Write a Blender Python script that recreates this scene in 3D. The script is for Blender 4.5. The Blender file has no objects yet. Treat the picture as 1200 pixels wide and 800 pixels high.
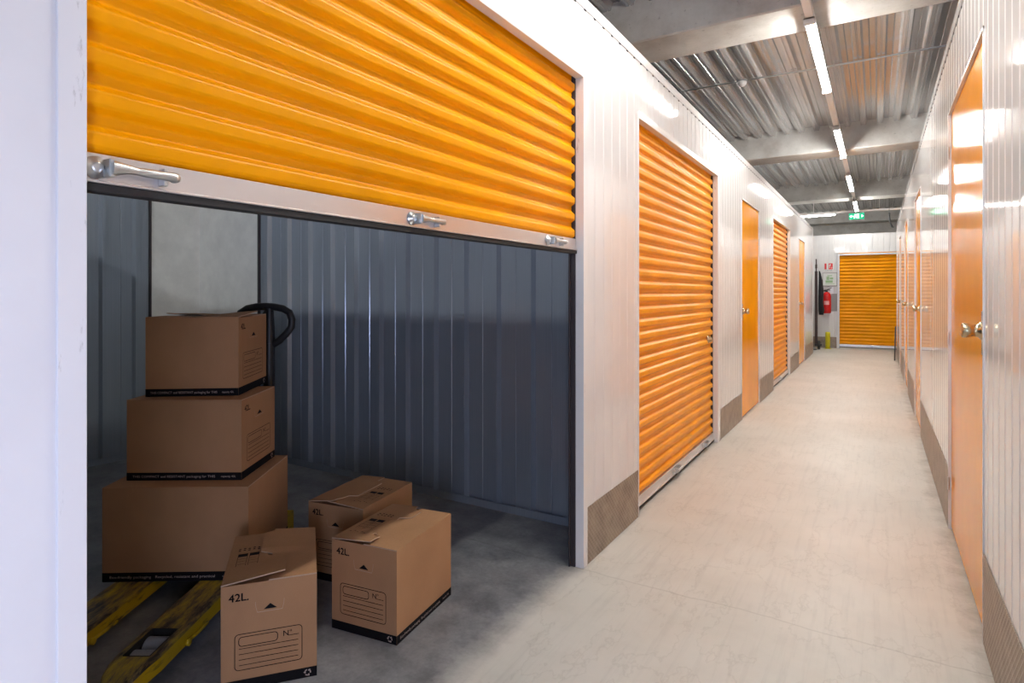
import bpy, math, random
from mathutils import Vector, Matrix
random.seed(7)
SC = bpy.context.scene
COL = SC.collection
PI = math.pi
H = 1.30
XL, XR = -1.184, 0.338
CT, ST = 0.85316, 0.52165          # cos / sin of the camera's yaw
YAW = math.radians(31.443)

# ------------------------------------------------------------------ mesh builder
class MB:
    def __init__(s):
        s.v = []; s.f = []; s.m = []; s.sm = []
    def add(s, verts, faces, m=0, smooth=False):
        o = len(s.v); s.v += [tuple(p) for p in verts]
        for f in faces:
            s.f.append([i + o for i in f]); s.m.append(m); s.sm.append(smooth)
    def box(s, x0, x1, y0, y1, z0, z1, m=0):
        if x0 > x1: x0, x1 = x1, x0
        if y0 > y1: y0, y1 = y1, y0
        if z0 > z1: z0, z1 = z1, z0
        s.add([(x0,y0,z0),(x1,y0,z0),(x1,y1,z0),(x0,y1,z0),(x0,y0,z1),(x1,y0,z1),(x1,y1,z1),(x0,y1,z1)],
              [(0,3,2,1),(4,5,6,7),(0,1,5,4),(1,2,6,5),(2,3,7,6),(3,0,4,7)], m)
    def bbox(s, x0, x1, y0, y1, z0, z1, b=0.004, m=0):
        """box with chamfered edges"""
        if x0 > x1: x0, x1 = x1, x0
        if y0 > y1: y0, y1 = y1, y0
        if z0 > z1: z0, z1 = z1, z0
        b = min(b, (x1-x0)*.45, (y1-y0)*.45, (z1-z0)*.45)
        vs = []; X = (x0, x1); Y = (y0, y1); Z = (z0, z1); sg = (1, -1)
        for k in range(2):
            for j in range(2):
                for i in range(2):
                    vs.append((X[i], Y[j]+sg[j]*b, Z[k]+sg[k]*b))
                    vs.append((X[i]+sg[i]*b, Y[j], Z[k]+sg[k]*b))
                    vs.append((X[i]+sg[i]*b, Y[j]+sg[j]*b, Z[k]))
        def id(i, j, k, a): return (k*4+j*2+i)*3+a
        fs = []
        fs.append([id(0,0,0,0), id(0,0,1,0), id(0,1,1,0), id(0,1,0,0)])
        fs.append([id(1,0,0,0), id(1,1,0,0), id(1,1,1,0), id(1,0,1,0)])
        fs.append([id(0,0,0,1), id(1,0,0,1), id(1,0,1,1), id(0,0,1,1)])
        fs.append([id(0,1,0,1), id(0,1,1,1), id(1,1,1,1), id(1,1,0,1)])
        fs.append([id(0,0,0,2), id(0,1,0,2), id(1,1,0,2), id(1,0,0,2)])
        fs.append([id(0,0,1,2), id(1,0,1,2), id(1,1,1,2), id(0,1,1,2)])
        for j in range(2):
            for k in range(2): fs.append([id(0,j,k,1), id(1,j,k,1), id(1,j,k,2), id(0,j,k,2)])
        for i in range(2):
            for k in range(2): fs.append([id(i,0,k,0), id(i,1,k,0), id(i,1,k,2), id(i,0,k,2)])
        for i in range(2):
            for j in range(2): fs.append([id(i,j,0,0), id(i,j,1,0), id(i,j,1,1), id(i,j,0,1)])
        for i in range(2):
            for j in range(2):
                for k in range(2): fs.append([id(i,j,k,0), id(i,j,k,1), id(i,j,k,2)])
        s.add(vs, fs, m)
    def poly(s, pts, mapf, a0, a1, m=0, capmat=None):
        """extrude polygon (2-D pts) between a0 and a1 through mapf(u,v,a)"""
        n = len(pts)
        s.add([mapf(u,v,a0) for u,v in pts] + [mapf(u,v,a1) for u,v in pts],
              [list(range(n-1,-1,-1)), list(range(n,2*n))] + [[i,(i+1)%n,n+(i+1)%n,n+i] for i in range(n)], m)
    def ribbed(s, prof, back, mapf, a0, a1, m=0, smooth=True):
        """profile [(u,d)] extruded from a0 to a1; solid down to depth 'back'"""
        n = len(prof)
        fr = [mapf(u,d,a0) for u,d in prof] + [mapf(u,d,a1) for u,d in prof]
        s.add(fr, [[i,i+1,n+i+1,n+i] for i in range(n-1)], m, smooth)
        bk = [mapf(u,back,a0) for u,d in prof] + [mapf(u,back,a1) for u,d in prof]
        s.add(bk, [[i+1,i,n+i,n+i+1] for i in range(n-1)], m)
        for a in (a0, a1):
            vs = [mapf(u,d,a) for u,d in prof] + [mapf(u,back,a) for u,d in prof]
            s.add(vs, [[i,i+1,n+i+1,n+i] for i in range(n-1)], m)
        for (u,d) in (prof[0], prof[-1]):
            s.add([mapf(u,d,a0),mapf(u,back,a0),mapf(u,back,a1),mapf(u,d,a1)], [[0,1,2,3]], m)
    def tube(s, pts, r, seg=12, m=0, closed=False, cap=True):
        pts = [Vector(p) for p in pts]; n = len(pts); rings = []
        up = None
        for i, p in enumerate(pts):
            if closed: t = (pts[(i+1)%n] - pts[i-1])
            else: t = (pts[min(i+1,n-1)] - pts[max(i-1,0)])
            t.normalize()
            if up is None:
                a = t.cross(Vector((0,0,1)) if abs(t.z) < .9 else Vector((1,0,0)))
            else: a = up - t*up.dot(t)
            a.normalize(); up = a; b = t.cross(a); b.normalize()
            rr = r[i] if isinstance(r, (list,tuple)) else r
            rings.append([p + a*rr*math.cos(2*PI*k/seg) + b*rr*math.sin(2*PI*k/seg) for k in range(seg)])
        vs = [q for ring in rings for q in ring]; fs = []
        last = n if closed else n-1
        for i in range(last):
            j = (i+1) % n
            for k in range(seg):
                l = (k+1) % seg
                fs.append([i*seg+k, i*seg+l, j*seg+l, j*seg+k])
        s.add(vs, fs, m, True)
        if cap and not closed:
            s.add(rings[0], [list(range(seg-1,-1,-1))], m); s.add(rings[-1], [list(range(seg))], m)
    def lathe(s, prof, mat, seg=24, m=0, smooth=True):
        """prof [(r,h)] spun about local z then moved by matrix"""
        n = len(prof); vs = []
        for r,h in prof:
            for k in range(seg): vs.append(mat @ Vector((r*math.cos(2*PI*k/seg), r*math.sin(2*PI*k/seg), h)))
        fs = [[i*seg+k, i*seg+(k+1)%seg, (i+1)*seg+(k+1)%seg, (i+1)*seg+k] for i in range(n-1) for k in range(seg)]
        s.add(vs, fs, m, smooth)
        if prof[0][0] > 1e-5: s.add(vs[:seg], [list(range(seg-1,-1,-1))], m)
        if prof[-1][0] > 1e-5: s.add(vs[-seg:], [list(range(seg))], m)
    def build(s, name, mats, parent=None, bevel=0):
        me = bpy.data.meshes.new(name)
        me.from_pydata(s.v, [], s.f)
        if not isinstance(mats, (list, tuple)): mats = [mats]
        for mt in mats: me.materials.append(mt)
        me.polygons.foreach_set('material_index', s.m)
        me.polygons.foreach_set('use_smooth', s.sm)
        me.update()
        o = bpy.data.objects.new(name, me); COL.objects.link(o)
        if parent: o.parent = parent
        if bevel:
            b = o.modifiers.new('bevel', 'BEVEL'); b.width = bevel; b.segments = 2; b.limit_method = 'ANGLE'
        return o

def tag(o, label, cat, group=None, kind=None):
    o['label'] = label; o['category'] = cat
    if group: o['group'] = group
    if kind: o['kind'] = kind
    return o
def empty(name, loc=(0,0,0), rz=0.0):
    o = bpy.data.objects.new(name, None); COL.objects.link(o)
    o.location = loc; o.rotation_euler = (0,0,rz); o.empty_display_size = .1
    return o
def Rx(loc, axis):
    """matrix that sends local z to 'axis' at loc"""
    a = Vector(axis).normalized()
    return Matrix.Translation(Vector(loc)) @ a.to_track_quat('Z', 'Y').to_matrix().to_4x4()
def text2d(body, size):
    cu = bpy.data.curves.new('t', 'FONT'); cu.body = body; cu.size = size; cu.resolution_u = 3
    o = bpy.data.objects.new('t', cu); COL.objects.link(o)
    dg = bpy.context.evaluated_depsgraph_get(); dg.update()
    me = bpy.data.meshes.new_from_object(o.evaluated_get(dg))
    vs = [tuple(v.co) for v in me.vertices]; fs = [list(p.vertices) for p in me.polygons]
    bpy.data.objects.remove(o); bpy.data.curves.remove(cu); bpy.data.meshes.remove(me)
    return vs, fs
def put_text(mb, body, size, mapf, m, bold=0.0, width=None):
    vs, fs = text2d(body, size)
    if width:
        w = max(v[0] for v in vs); k = width / w
        vs = [(v[0]*k, v[1], 0) for v in vs]
    mb.add([mapf(v[0], v[1]) for v in vs], fs, m)
    if bold:
        mb.add([mapf(v[0]+bold, v[1]) for v in vs], fs, m)
        mb.add([mapf(v[0]+bold, v[1]+bold) for v in vs], fs, m)
def cam_to_world(x, zc): return (x*CT - zc*ST, x*ST + zc*CT)

# ------------------------------------------------------------------ materials
def mat(name, col=(.8,.8,.8), rough=.5, metal=0.0, spec=None, coat=0.0, emit=None, estr=0.0):
    m = bpy.data.materials.new(name); m.use_nodes = True
    b = m.node_tree.nodes['Principled BSDF']
    b.inputs['Base Color'].default_value = (*col, 1); b.inputs['Roughness'].default_value = rough
    b.inputs['Metallic'].default_value = metal
    if spec is not None: b.inputs['Specular IOR Level'].default_value = spec
    if coat: b.inputs['Coat Weight'].default_value = coat; b.inputs['Coat Roughness'].default_value = .06
    if emit: b.inputs['Emission Color'].default_value = (*emit,1); b.inputs['Emission Strength'].default_value = estr
    return m
def N(m, t, **kw):
    n = m.node_tree.nodes.new(t)
    for k, v in kw.items(): setattr(n, k, v)
    return n
def L(m, a, b): m.node_tree.links.new(a, b)
def coords(m, scale=(1,1,1), world=False):
    if world:
        g = N(m, 'ShaderNodeNewGeometry'); src = g.outputs['Position']
    else:
        g = N(m, 'ShaderNodeTexCoord'); src = g.outputs['Object']
    mp = N(m, 'ShaderNodeMapping'); mp.inputs['Scale'].default_value = scale
    L(m, src, mp.inputs['Vector']); return mp.outputs['Vector']
def noise(m, vec, scale, detail=4, rough=.55):
    n = N(m, 'ShaderNodeTexNoise'); n.inputs['Scale'].default_value = scale
    n.inputs['Detail'].default_value = detail; n.inputs['Roughness'].default_value = rough
    L(m, vec, n.inputs['Vector']); return n.outputs['Fac']
def ramp(m, fac, stops):
    r = N(m, 'ShaderNodeValToRGB')
    while len(r.color_ramp.elements) < len(stops): r.color_ramp.elements.new(.5)
    for e, (p, c) in zip(r.color_ramp.elements, stops):
        e.position = p; e.color = (*c, 1) if len(c) == 3 else c
    L(m, fac, r.inputs['Fac']); return r.outputs['Color']
def math_(m, op, a, b=None, c=None):
    n = N(m, 'ShaderNodeMath', operation=op)
    for i, x in enumerate((a, b, c)):
        if x is None: continue
        if isinstance(x, (int, float)): n.inputs[i].default_value = x
        else: L(m, x, n.inputs[i])
    return n.outputs[0]
def mix(m, fac, a, b, mode='MIX'):
    n = N(m, 'ShaderNodeMix', data_type='RGBA', blend_type=mode)
    if isinstance(fac, (int, float)): n.inputs['Factor'].default_value = fac
    else: L(m, fac, n.inputs['Factor'])
    for i, x in ((6, a), (7, b)):
        if isinstance(x, tuple): n.inputs[i].default_value = (*x, 1)
        else: L(m, x, n.inputs[i])
    return n.outputs[2]
def bump(m, h, strength=.3, dist=.01):
    b = N(m, 'ShaderNodeBump'); b.inputs['Strength'].default_value = strength; b.inputs['Distance'].default_value = dist
    L(m, h, b.inputs['Height']); L(m, b.outputs[0], m.node_tree.nodes['Principled BSDF'].inputs['Normal'])
def setc(m, sock): L(m, sock, m.node_tree.nodes['Principled BSDF'].inputs['Base Color'])
def setr(m, sock): L(m, sock, m.node_tree.nodes['Principled BSDF'].inputs['Roughness'])

M = {}
# white lacquered steel cladding, faintly wavy so that reflections run in streaks
m = M['white'] = mat('white_lacquered_steel', (.76,.74,.74), .05)
nz = noise(m, coords(m, (1,1,.25), True), 9, 2); bump(m, nz, .022, .01)
nz2 = noise(m, coords(m, (1,1,1), True), 2.5, 5); setc(m, ramp(m, nz2, [(.3,(.72,.70,.70)),(.7,(.79,.77,.765))]))
m = M['trim'] = mat('white_trim', (.76,.74,.74), .22)
nz2 = noise(m, coords(m, (6,6,1.5), True), 6, 6, .7); setc(m, ramp(m, nz2, [(.25,(.45,.42,.40)),(.36,(.76,.74,.735))]))
def orange(name, col, rough):
    m = mat(name, col, rough)
    m.node_tree.nodes['Principled BSDF'].inputs['Specular IOR Level'].default_value = .5
    m.node_tree.nodes['Principled BSDF'].inputs['IOR'].default_value = 1.22 if rough > .27 else 1.13
    nz = noise(m, coords(m, (1,1,1), True), 3, 5)
    dk = tuple(c*.86 for c in col); setc(m, ramp(m, nz, [(.3,dk),(.65,col)]))
    return m
M['shutter'] = orange('orange_shutter_steel', (.97,.37,.0), .3)
M['door'] = orange('orange_door_steel', (.93,.36,.0), .13)
m = M['alu'] = mat('brushed_aluminium', (.66,.62,.60), .3, .75)
m = M['galv'] = mat('galvanised_fittings', (.62,.64,.64), .28, .95)
m = M['rubber'] = mat('black_rubber', (.02,.018,.016), .7)
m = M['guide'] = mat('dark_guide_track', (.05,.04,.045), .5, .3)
# interior sheet: bare blue-grey steel
m = M['steel'] = mat('blue_grey_sheet_steel', (.27,.31,.37), .3, .4)
nz = noise(m, coords(m, (14,14,.12), True), 12, 3); setr(m, math_(m, 'MULTIPLY_ADD', nz, .06, .19))
setc(m, ramp(m, nz, [(.3,(.34,.385,.45)),(.7,(.38,.425,.49))]))
m = M['column'] = mat('painted_concrete_column', (.7,.7,.69), .4)
nz = noise(m, coords(m, (1,1,1), True), 5, 6, .65); setc(m, ramp(m, nz, [(.3,(.66,.66,.65)),(.65,(.80,.80,.78))]))
m = M['concrete'] = mat('raw_concrete', (.42,.40,.37), .8)
v = coords(m, (1,1,1), True)
nz = noise(m, v, 2.2, 8, .65); nz3 = noise(m, v, 26, 4, .6)
c1 = ramp(m, nz, [(.28,(.42,.39,.36)),(.5,(.58,.56,.53)),(.72,(.70,.69,.66))])
c2 = ramp(m, nz3, [(.27,(.45,.45,.45)),(.36,(1,1,1))]); setc(m, mix(m, .7, c1, c2, 'MULTIPLY')); bump(m, nz3, .3, .01)
m = M['deck'] = mat('galvanised_roof_deck', (.50,.50,.51), .25, .7)
nz = noise(m, coords(m, (3,.12,3), True), 3, 2); setr(m, math_(m, 'MULTIPLY_ADD', nz, .08, .20))
setc(m, ramp(m, nz, [(.3,(.66,.66,.67)),(.7,(.74,.74,.74))]))
# aluminium tread plate
m = M['tread'] = mat('aluminium_tread_plate', (.30,.235,.18), .42, .55)
g = N(m, 'ShaderNodeNewGeometry'); sx = N(m, 'ShaderNodeSeparateXYZ'); L(m, g.outputs['Position'], sx.inputs[0])
hor = math_(m, 'ADD', sx.outputs['Y'], sx.outputs['X'])
a = math_(m, 'SINE', math_(m, 'MULTIPLY', math_(m, 'ADD', hor, sx.outputs['Z']), 110))
b_ = math_(m, 'SINE', math_(m, 'MULTIPLY', math_(m, 'SUBTRACT', hor, sx.outputs['Z']), 110))
ck = math_(m, 'MAXIMUM', math_(m, 'SUBTRACT', math_(m, 'ABSOLUTE', a), .72), math_(m, 'SUBTRACT', math_(m, 'ABSOLUTE', b_), .80))
ck = math_(m, 'MINIMUM', math_(m, 'MAXIMUM', math_(m, 'MULTIPLY', ck, 5), 0), 1)
nz = noise(m, coords(m, (1,1,1), True), 12, 5)
cc = ramp(m, nz, [(.3,(.20,.15,.115)),(.7,(.38,.31,.25))])
setc(m, mix(m, math_(m, 'MULTIPLY', ck, .35), cc, (.52,.45,.36))); bump(m, ck, .5, .003)
# floor: pale painted corridor, bare dark concrete inside the units
m = M['floor'] = mat('concrete_floor', (.5,.5,.5), .4)
g = N(m, 'ShaderNodeNewGeometry'); sx = N(m, 'ShaderNodeSeparateXYZ'); L(m, g.outputs['Position'], sx.inputs[0])
v = coords(m, (1,1,1), True)
n_big = noise(m, v, 1.3, 7, .6); n_mid = noise(m, v, 6, 7, .7); n_fine = noise(m, v, 60, 3, .6)
n_str = noise(m, coords(m, (16,.9,1), True), 2.2, 6, .65)
n_arc = noise(m, coords(m, (2.2,1.2,1), True), 1.6, 5, .6)
pale = ramp(m, n_big, [(.3,(.53,.495,.44)),(.7,(.62,.585,.53))])
pale = mix(m, .38, pale, ramp(m, n_str, [(.28,(.72,.72,.73)),(.5,(1,1,1))]), 'MULTIPLY')
pale = mix(m, .30, pale, ramp(m, n_mid, [(.3,(.80,.79,.78)),(.55,(1,1,1))]), 'MULTIPLY')
arc = math_(m, 'ABSOLUTE', math_(m, 'SUBTRACT', n_arc, .5))
pale = mix(m, .35, pale, ramp(m, arc, [(.0,(.72,.70,.68)),(.012,(1,1,1))]), 'MULTIPLY')
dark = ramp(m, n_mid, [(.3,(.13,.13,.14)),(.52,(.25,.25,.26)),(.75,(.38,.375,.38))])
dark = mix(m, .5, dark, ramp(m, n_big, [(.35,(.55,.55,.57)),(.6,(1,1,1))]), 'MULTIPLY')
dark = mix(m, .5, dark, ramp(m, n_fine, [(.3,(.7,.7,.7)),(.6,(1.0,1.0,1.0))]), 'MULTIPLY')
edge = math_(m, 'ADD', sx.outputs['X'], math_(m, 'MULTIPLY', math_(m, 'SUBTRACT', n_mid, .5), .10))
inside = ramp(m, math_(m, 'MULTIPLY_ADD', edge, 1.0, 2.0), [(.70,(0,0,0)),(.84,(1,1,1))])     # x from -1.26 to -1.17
wob = math_(m, 'MULTIPLY', math_(m, 'SUBTRACT', n_big, .5), .14)
jy = math_(m, 'ABSOLUTE', math_(m, 'SUBTRACT', math_(m, 'ADD', sx.outputs['Y'], wob), 2.575))
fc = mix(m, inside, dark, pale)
jd = ramp(m, jy, [(.0,(.62,.60,.58)),(.006,(1,1,1))])
fc = mix(m, math_(m, 'MULTIPLY', n_str, 1.1), fc, jd, 'MULTIPLY')
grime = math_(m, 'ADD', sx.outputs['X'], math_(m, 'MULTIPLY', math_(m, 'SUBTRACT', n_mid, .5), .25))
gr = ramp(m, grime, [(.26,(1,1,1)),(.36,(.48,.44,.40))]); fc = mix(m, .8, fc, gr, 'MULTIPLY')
setc(m, fc); setr(m, math_(m, 'MULTIPLY_ADD', n_mid, .3, .3)); bump(m, n_mid, .06, .01)
# cardboard
def cardboard(name, k=1.0):
    m = mat(name, (.4,.25,.15), .75, spec=.25)
    nz = noise(m, coords(m, (1,1,1)), 3.5, 5); nf = noise(m, coords(m, (1,1,8)), 160, 2)
    c = ramp(m, nz, [(.3,(.39*k,.205*k,.10*k)),(.7,(.46*k,.25*k,.125*k))])
    setc(m, mix(m, .35, c, ramp(m, nf, [(.3,(.78,.78,.78)),(.6,(1,1,1))]), 'MULTIPLY'))
    return m
M['card'] = cardboard('cardboard')
M['ink'] = mat('black_print', (.008,.007,.008), .7, spec=.12)
M['pale_ink'] = mat('pale_print', (.42,.33,.28), .6)
M['edge'] = mat('pale_cut_edge', (.50,.34,.23), .8)
M['slot'] = mat('light_crease', (.52,.36,.25), .8)
# worn yellow paint
m = M['yellow'] = mat('worn_yellow_paint', (.5,.3,.02), .45)
v = coords(m, (5,1.2,3)); nz = noise(m, v, 5, 8, .75)
setc(m, ramp(m, nz, [(.40,(.03,.022,.015)),(.47,(.16,.11,.05)),(.54,(.33,.23,.04)),(.68,(.60,.40,.02))]))
m = M['yellowside'] = mat('bright_yellow_paint', (.6,.38,.01), .4)
v = coords(m, (3,1.2,6)); nz = noise(m, v, 7, 8, .7)
setc(m, ramp(m, nz, [(.30,(.04,.03,.02)),(.46,(.60,.39,.01))]))
M['black'] = mat('black_steel', (.012,.012,.014), .42)
M['roller'] = mat('grey_nylon_roller', (.30,.31,.34), .5)
m = M['dent'] = mat('dent', (.3,.35,.4), .3, .6)
M['red'] = mat('red_enamel', (.62,.012,.012), .2)
M['redsign'] = mat('red_sign', (.72,.03,.04), .5)
M['paper'] = mat('white_paper', (.78,.78,.76), .6)
M['green'] = mat('green_plan_ink', (.35,.52,.30), .6)
M['greypaint'] = mat('grey_plate', (.33,.32,.32), .5)
M['bollard'] = mat('yellow_bollard_paint', (.70,.60,.01), .4)
M['cloth'] = mat('black_cloth', (.015,.015,.018), .9)
m = M['brown'] = mat('dark_brown_post', (.055,.03,.028), .6)
M['brass'] = mat('satin_brass', (.52,.42,.26), .25, 1.0)
M['chrome'] = mat('polished_chrome', (.75,.74,.72), .12, 1.0)
M['tube'] = mat('lit_tube', (.9,.9,.9), .4, emit=(.97,.98,.945), estr=54)
M['tube2'] = mat('lit_tube_dim', (.9,.9,.9), .4, emit=(.95,.97,1.0), estr=48)
M['rail'] = mat('white_light_rail', (.78,.74,.72), .4)
M['exit'] = mat('lit_green_exit_sign', (.0,.3,.14), .5, emit=(.0,.40,.20), estr=.45)
M['exitw'] = mat('lit_white_pictogram', (.8,.9,.85), .5, emit=(.8,1,.9), estr=.9)
M['drk'] = mat('dark_cable', (.03,.03,.03), .6)
M['plan_line'] = mat('frame_brown', (.16,.10,.09), .5)

# ------------------------------------------------------------------ floor, ceiling, hall
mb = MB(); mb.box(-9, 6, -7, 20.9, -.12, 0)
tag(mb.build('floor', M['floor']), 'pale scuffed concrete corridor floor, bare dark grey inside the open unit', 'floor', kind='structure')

ZD, ZB = 3.70, 3.38
prof = []; x = -9.0
while x < 6:
    prof += [(x,0),(x+.024,0),(x+.030,.008),(x+.036,.008),(x+.042,0),(x+.066,0),(x+.084,.062),(x+.128,.062),(x+.134,.054),(x+.140,.062),(x+.182,.062)]
    x += .2
prof = [(u, -d) for u, d in prof]          # d measured downward
mb = MB(); mb.ribbed(prof, -.10, lambda u,d,a: (u, a, ZD - d), -7, 20.9, smooth=False)
tag(mb.build('ceiling', M['deck']), 'ribbed galvanised steel roof deck over the corridor', 'ceiling', kind='structure')

BEAMS = [(-5.50,-5.0), (-.36,.14), (4.78,5.28), (9.92,10.42), (15.05,15.55), (20.2,20.7)]
bl = {4.78:'nearest wide concrete beam crossing the corridor ceiling', 9.92:'second concrete ceiling beam, over the middle of the corridor',
      15.05:'third concrete ceiling beam, above the end shutter', 20.2:'farthest concrete beam, in shade beyond the end wall'}
for y0, y1 in BEAMS:
    mb = MB(); mb.bbox(-9, 6, y0, y1, ZB, ZD+.075, .012)
    tag(mb.build('ceiling_beam', M['concrete']), bl.get(y0, 'concrete ceiling beam behind the viewpoint'), 'beam', 'concrete ceiling beams', 'structure')
for nm, b in (('wall_far',(-9,6,20.9,21.05)), ('wall_west',(-9.15,-9,-7,21.05)), ('wall_east',(6,6.15,-7,21.05))):
    mb = MB(); mb.box(b[0],b[1],b[2],b[3],-.12,ZD+.1)
    tag(mb.build(nm, M['concrete']), {'wall_far':'plain grey concrete wall far beyond the end of the corridor','wall_west':'concrete outer wall of the hall on the left','wall_east':'concrete outer wall of the hall on the right'}[nm], 'wall', kind='structure')
mb = MB()      # rear wall with a daylight opening
mb.box(-9,-1.05,-7.15,-7,-.12,ZD+.1); mb.box(.25,6,-7.15,-7,-.12,ZD+.1); mb.box(-1.05,.25,-7.15,-7,2.3,ZD+.1)
tag(mb.build('wall_rear', M['concrete']), 'concrete rear wall with the daylight doorway, behind the viewpoint', 'wall', kind='structure')

# ------------------------------------------------------------------ cladding
P = .112
def clad_profile(u0, u1, phase=.014):
    """white cladding: wide flats, narrow shallow grooves and a fine bead"""
    pat = [(.0,0),(.007,-.003),(.013,-.003),(.020,0)]
    pts = [(u0, 0)]
    k = math.floor((u0 - phase)/P)
    while phase + k*P < u1:
        for a, d in pat:
            u = phase + k*P + a
            if u0 + .001 < u < u1 - .001: pts.append((u, d))
        k += 1
    pts.append((u1, 0)); return pts
TH = .045
ZT = 2.695
def clad(mb, side, y0, y1, z0, z1):
    if side == 'L': f = lambda u,d,a: (XL + d, u, a)
    elif side == 'R': f = lambda u,d,a: (XR - d, u, a)
    mb.ribbed(clad_profile(y0, y1), -TH, f, z0, z1, smooth=False)

# left wall
RT = 2.315; FT = 2.27
L_open = [(.504-.045, 2.576+.045, RT+.04), (3.335, 5.40, RT+.04), (6.436, 7.525, FT), (8.60, 10.45, RT+.02), (11.65, 12.67, FT)]
YE = 14.35
mb = MB(); y = -7.0; spans = []
for a, b, zt in L_open:
    clad(mb, 'L', y, a, 0.0, ZT); clad(mb, 'L', a, b, zt, ZT); spans.append((y, a)); y = b
clad(mb, 'L', y, YE, 0, ZT); spans.append((y, YE))
tag(mb.build('wall_left', M['white']), 'white ribbed steel partition along the left of the corridor', 'wall', kind='structure')
# right wall
R_open = [(-.80, -.34, 1.75), (2.80, 4.08, 2.29), (6.55, 7.60, FT), (9.24, 10.37, FT), (11.82, 12.62, FT)]  # first opening is invented, cut only to let the side lamp through
YER = 14.2
mb = MB(); y = -7.0; rspans = []
for a, b, zt in R_open:
    clad(mb, 'R', y, a, 0.0, ZT); clad(mb, 'R', a, b, zt, ZT); rspans.append((y, a)); y = b
clad(mb, 'R', y, YER, 0, ZT); rspans.append((y, YER))
tag(mb.build('wall_right', M['white']), 'white ribbed glossy steel partition along the right of the corridor', 'wall', kind='structure')
# end wall behind the cross corridor
YW = 15.95
EO = (-.755, .86, 2.20)
mb = MB()
def fE(u,d,a): return (u, YW - d, a)
for a, b, z0 in ((-5.2, EO[0]-.05, 0), (EO[0]-.05, EO[1], EO[2]+.03), (EO[1], 3.5, 0)):
    mb.ribbed(clad_profile(a, b), -TH, fE, z0, 2.655, smooth=False)
tag(mb.build('wall_end', M['white']), 'white ribbed steel wall closing the far end of the corridor', 'wall', kind='structure')
# returns along the cross corridor (left and right)
mb = MB(); mb.ribbed(clad_profile(-5.0, XL-.046), -TH, lambda u,d,a:(u, YE+d, a), 0, ZT, smooth=False)
tag(mb.build('wall_return', M['white']), 'white partition turning left into the cross corridor', 'wall', kind='structure')
mb = MB(); mb.ribbed(clad_profile(XR+.046, 3.5), -TH, lambda u,d,a:(u, YER+d, a), 0, ZT, smooth=False)
tag(mb.build('wall_return.001', M['white']), 'white partition turning right into the cross corridor', 'wall', kind='structure')

# kick plates (tread plate) and top flashings
mb = MB()
for a, b in spans:
    mb.bbox(XL+.0005, XL+.004, a+(.003), b-.003, .003, .275, .001)
tag(mb.build('baseboard_left', M['tread']), 'tread-plate kick plates along the foot of the left partition', 'kick plate', kind='structure')
mb = MB()
for a, b in rspans:
    mb.bbox(XR-.0005, XR-.004, a+.003, b-.003, .003, .335, .001)
tag(mb.build('baseboard_right', M['tread']), 'tread-plate kick plates along the foot of the right partition', 'kick plate', kind='structure')
mb = MB(); mb.bbox(-5.2, EO[0]-.06, YW-.004, YW-.0005, .003, .26, .001)
tag(mb.build('baseboard_end', M['tread']), 'kick plate at the foot of the end wall', 'kick plate', kind='structure')
for nm, xa, s_, ye, lb in (('trim_1', XL, 1, YE, 'white capping strip along the top of the left partition'), ('trim_2', XR, -1, YER, 'white capping strip along the top of the right partition')):
    mb = MB()
    mb.box(xa - s_*.055, xa + s_*.0035, -7, ye+.002, ZT, ZT+.004)          # lid
    mb.box(xa + s_*.002, xa + s_*.0035, -7, ye+.002, ZT-.05, ZT)           # face strip
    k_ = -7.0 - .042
    while k_ < ye - .05:                                                   # dark blocks standing in for shadow gaps at the grooves
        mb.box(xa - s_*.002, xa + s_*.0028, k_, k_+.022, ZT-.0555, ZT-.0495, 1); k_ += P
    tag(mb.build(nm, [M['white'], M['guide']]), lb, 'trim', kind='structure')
mb = MB(); mb.box(-5.2, 3.5, YW-.004, YW+.05, 2.655, 2.665)
tag(mb.build('trim_3', M['trim']), 'white capping strip on top of the end wall', 'trim', kind='structure')
# shadow gaps under the capping are the dark blocks above
# corner post at the end of left wall
mb = MB(); mb.box(XL-.048, XL+.006, YE-.03, YE+.006, 0, ZT-.001)
tag(mb.build('trim_4', M['trim']), 'white corner strip at the far end of the left partition', 'trim', kind='structure')
mb = MB(); mb.box(XR-.006, XR+.048, YER-.03, YER+.006, 0, ZT-.001)
tag(mb.build('trim_5', M['trim']), 'white corner strip at the far end of the right partition', 'trim', kind='structure')

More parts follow.
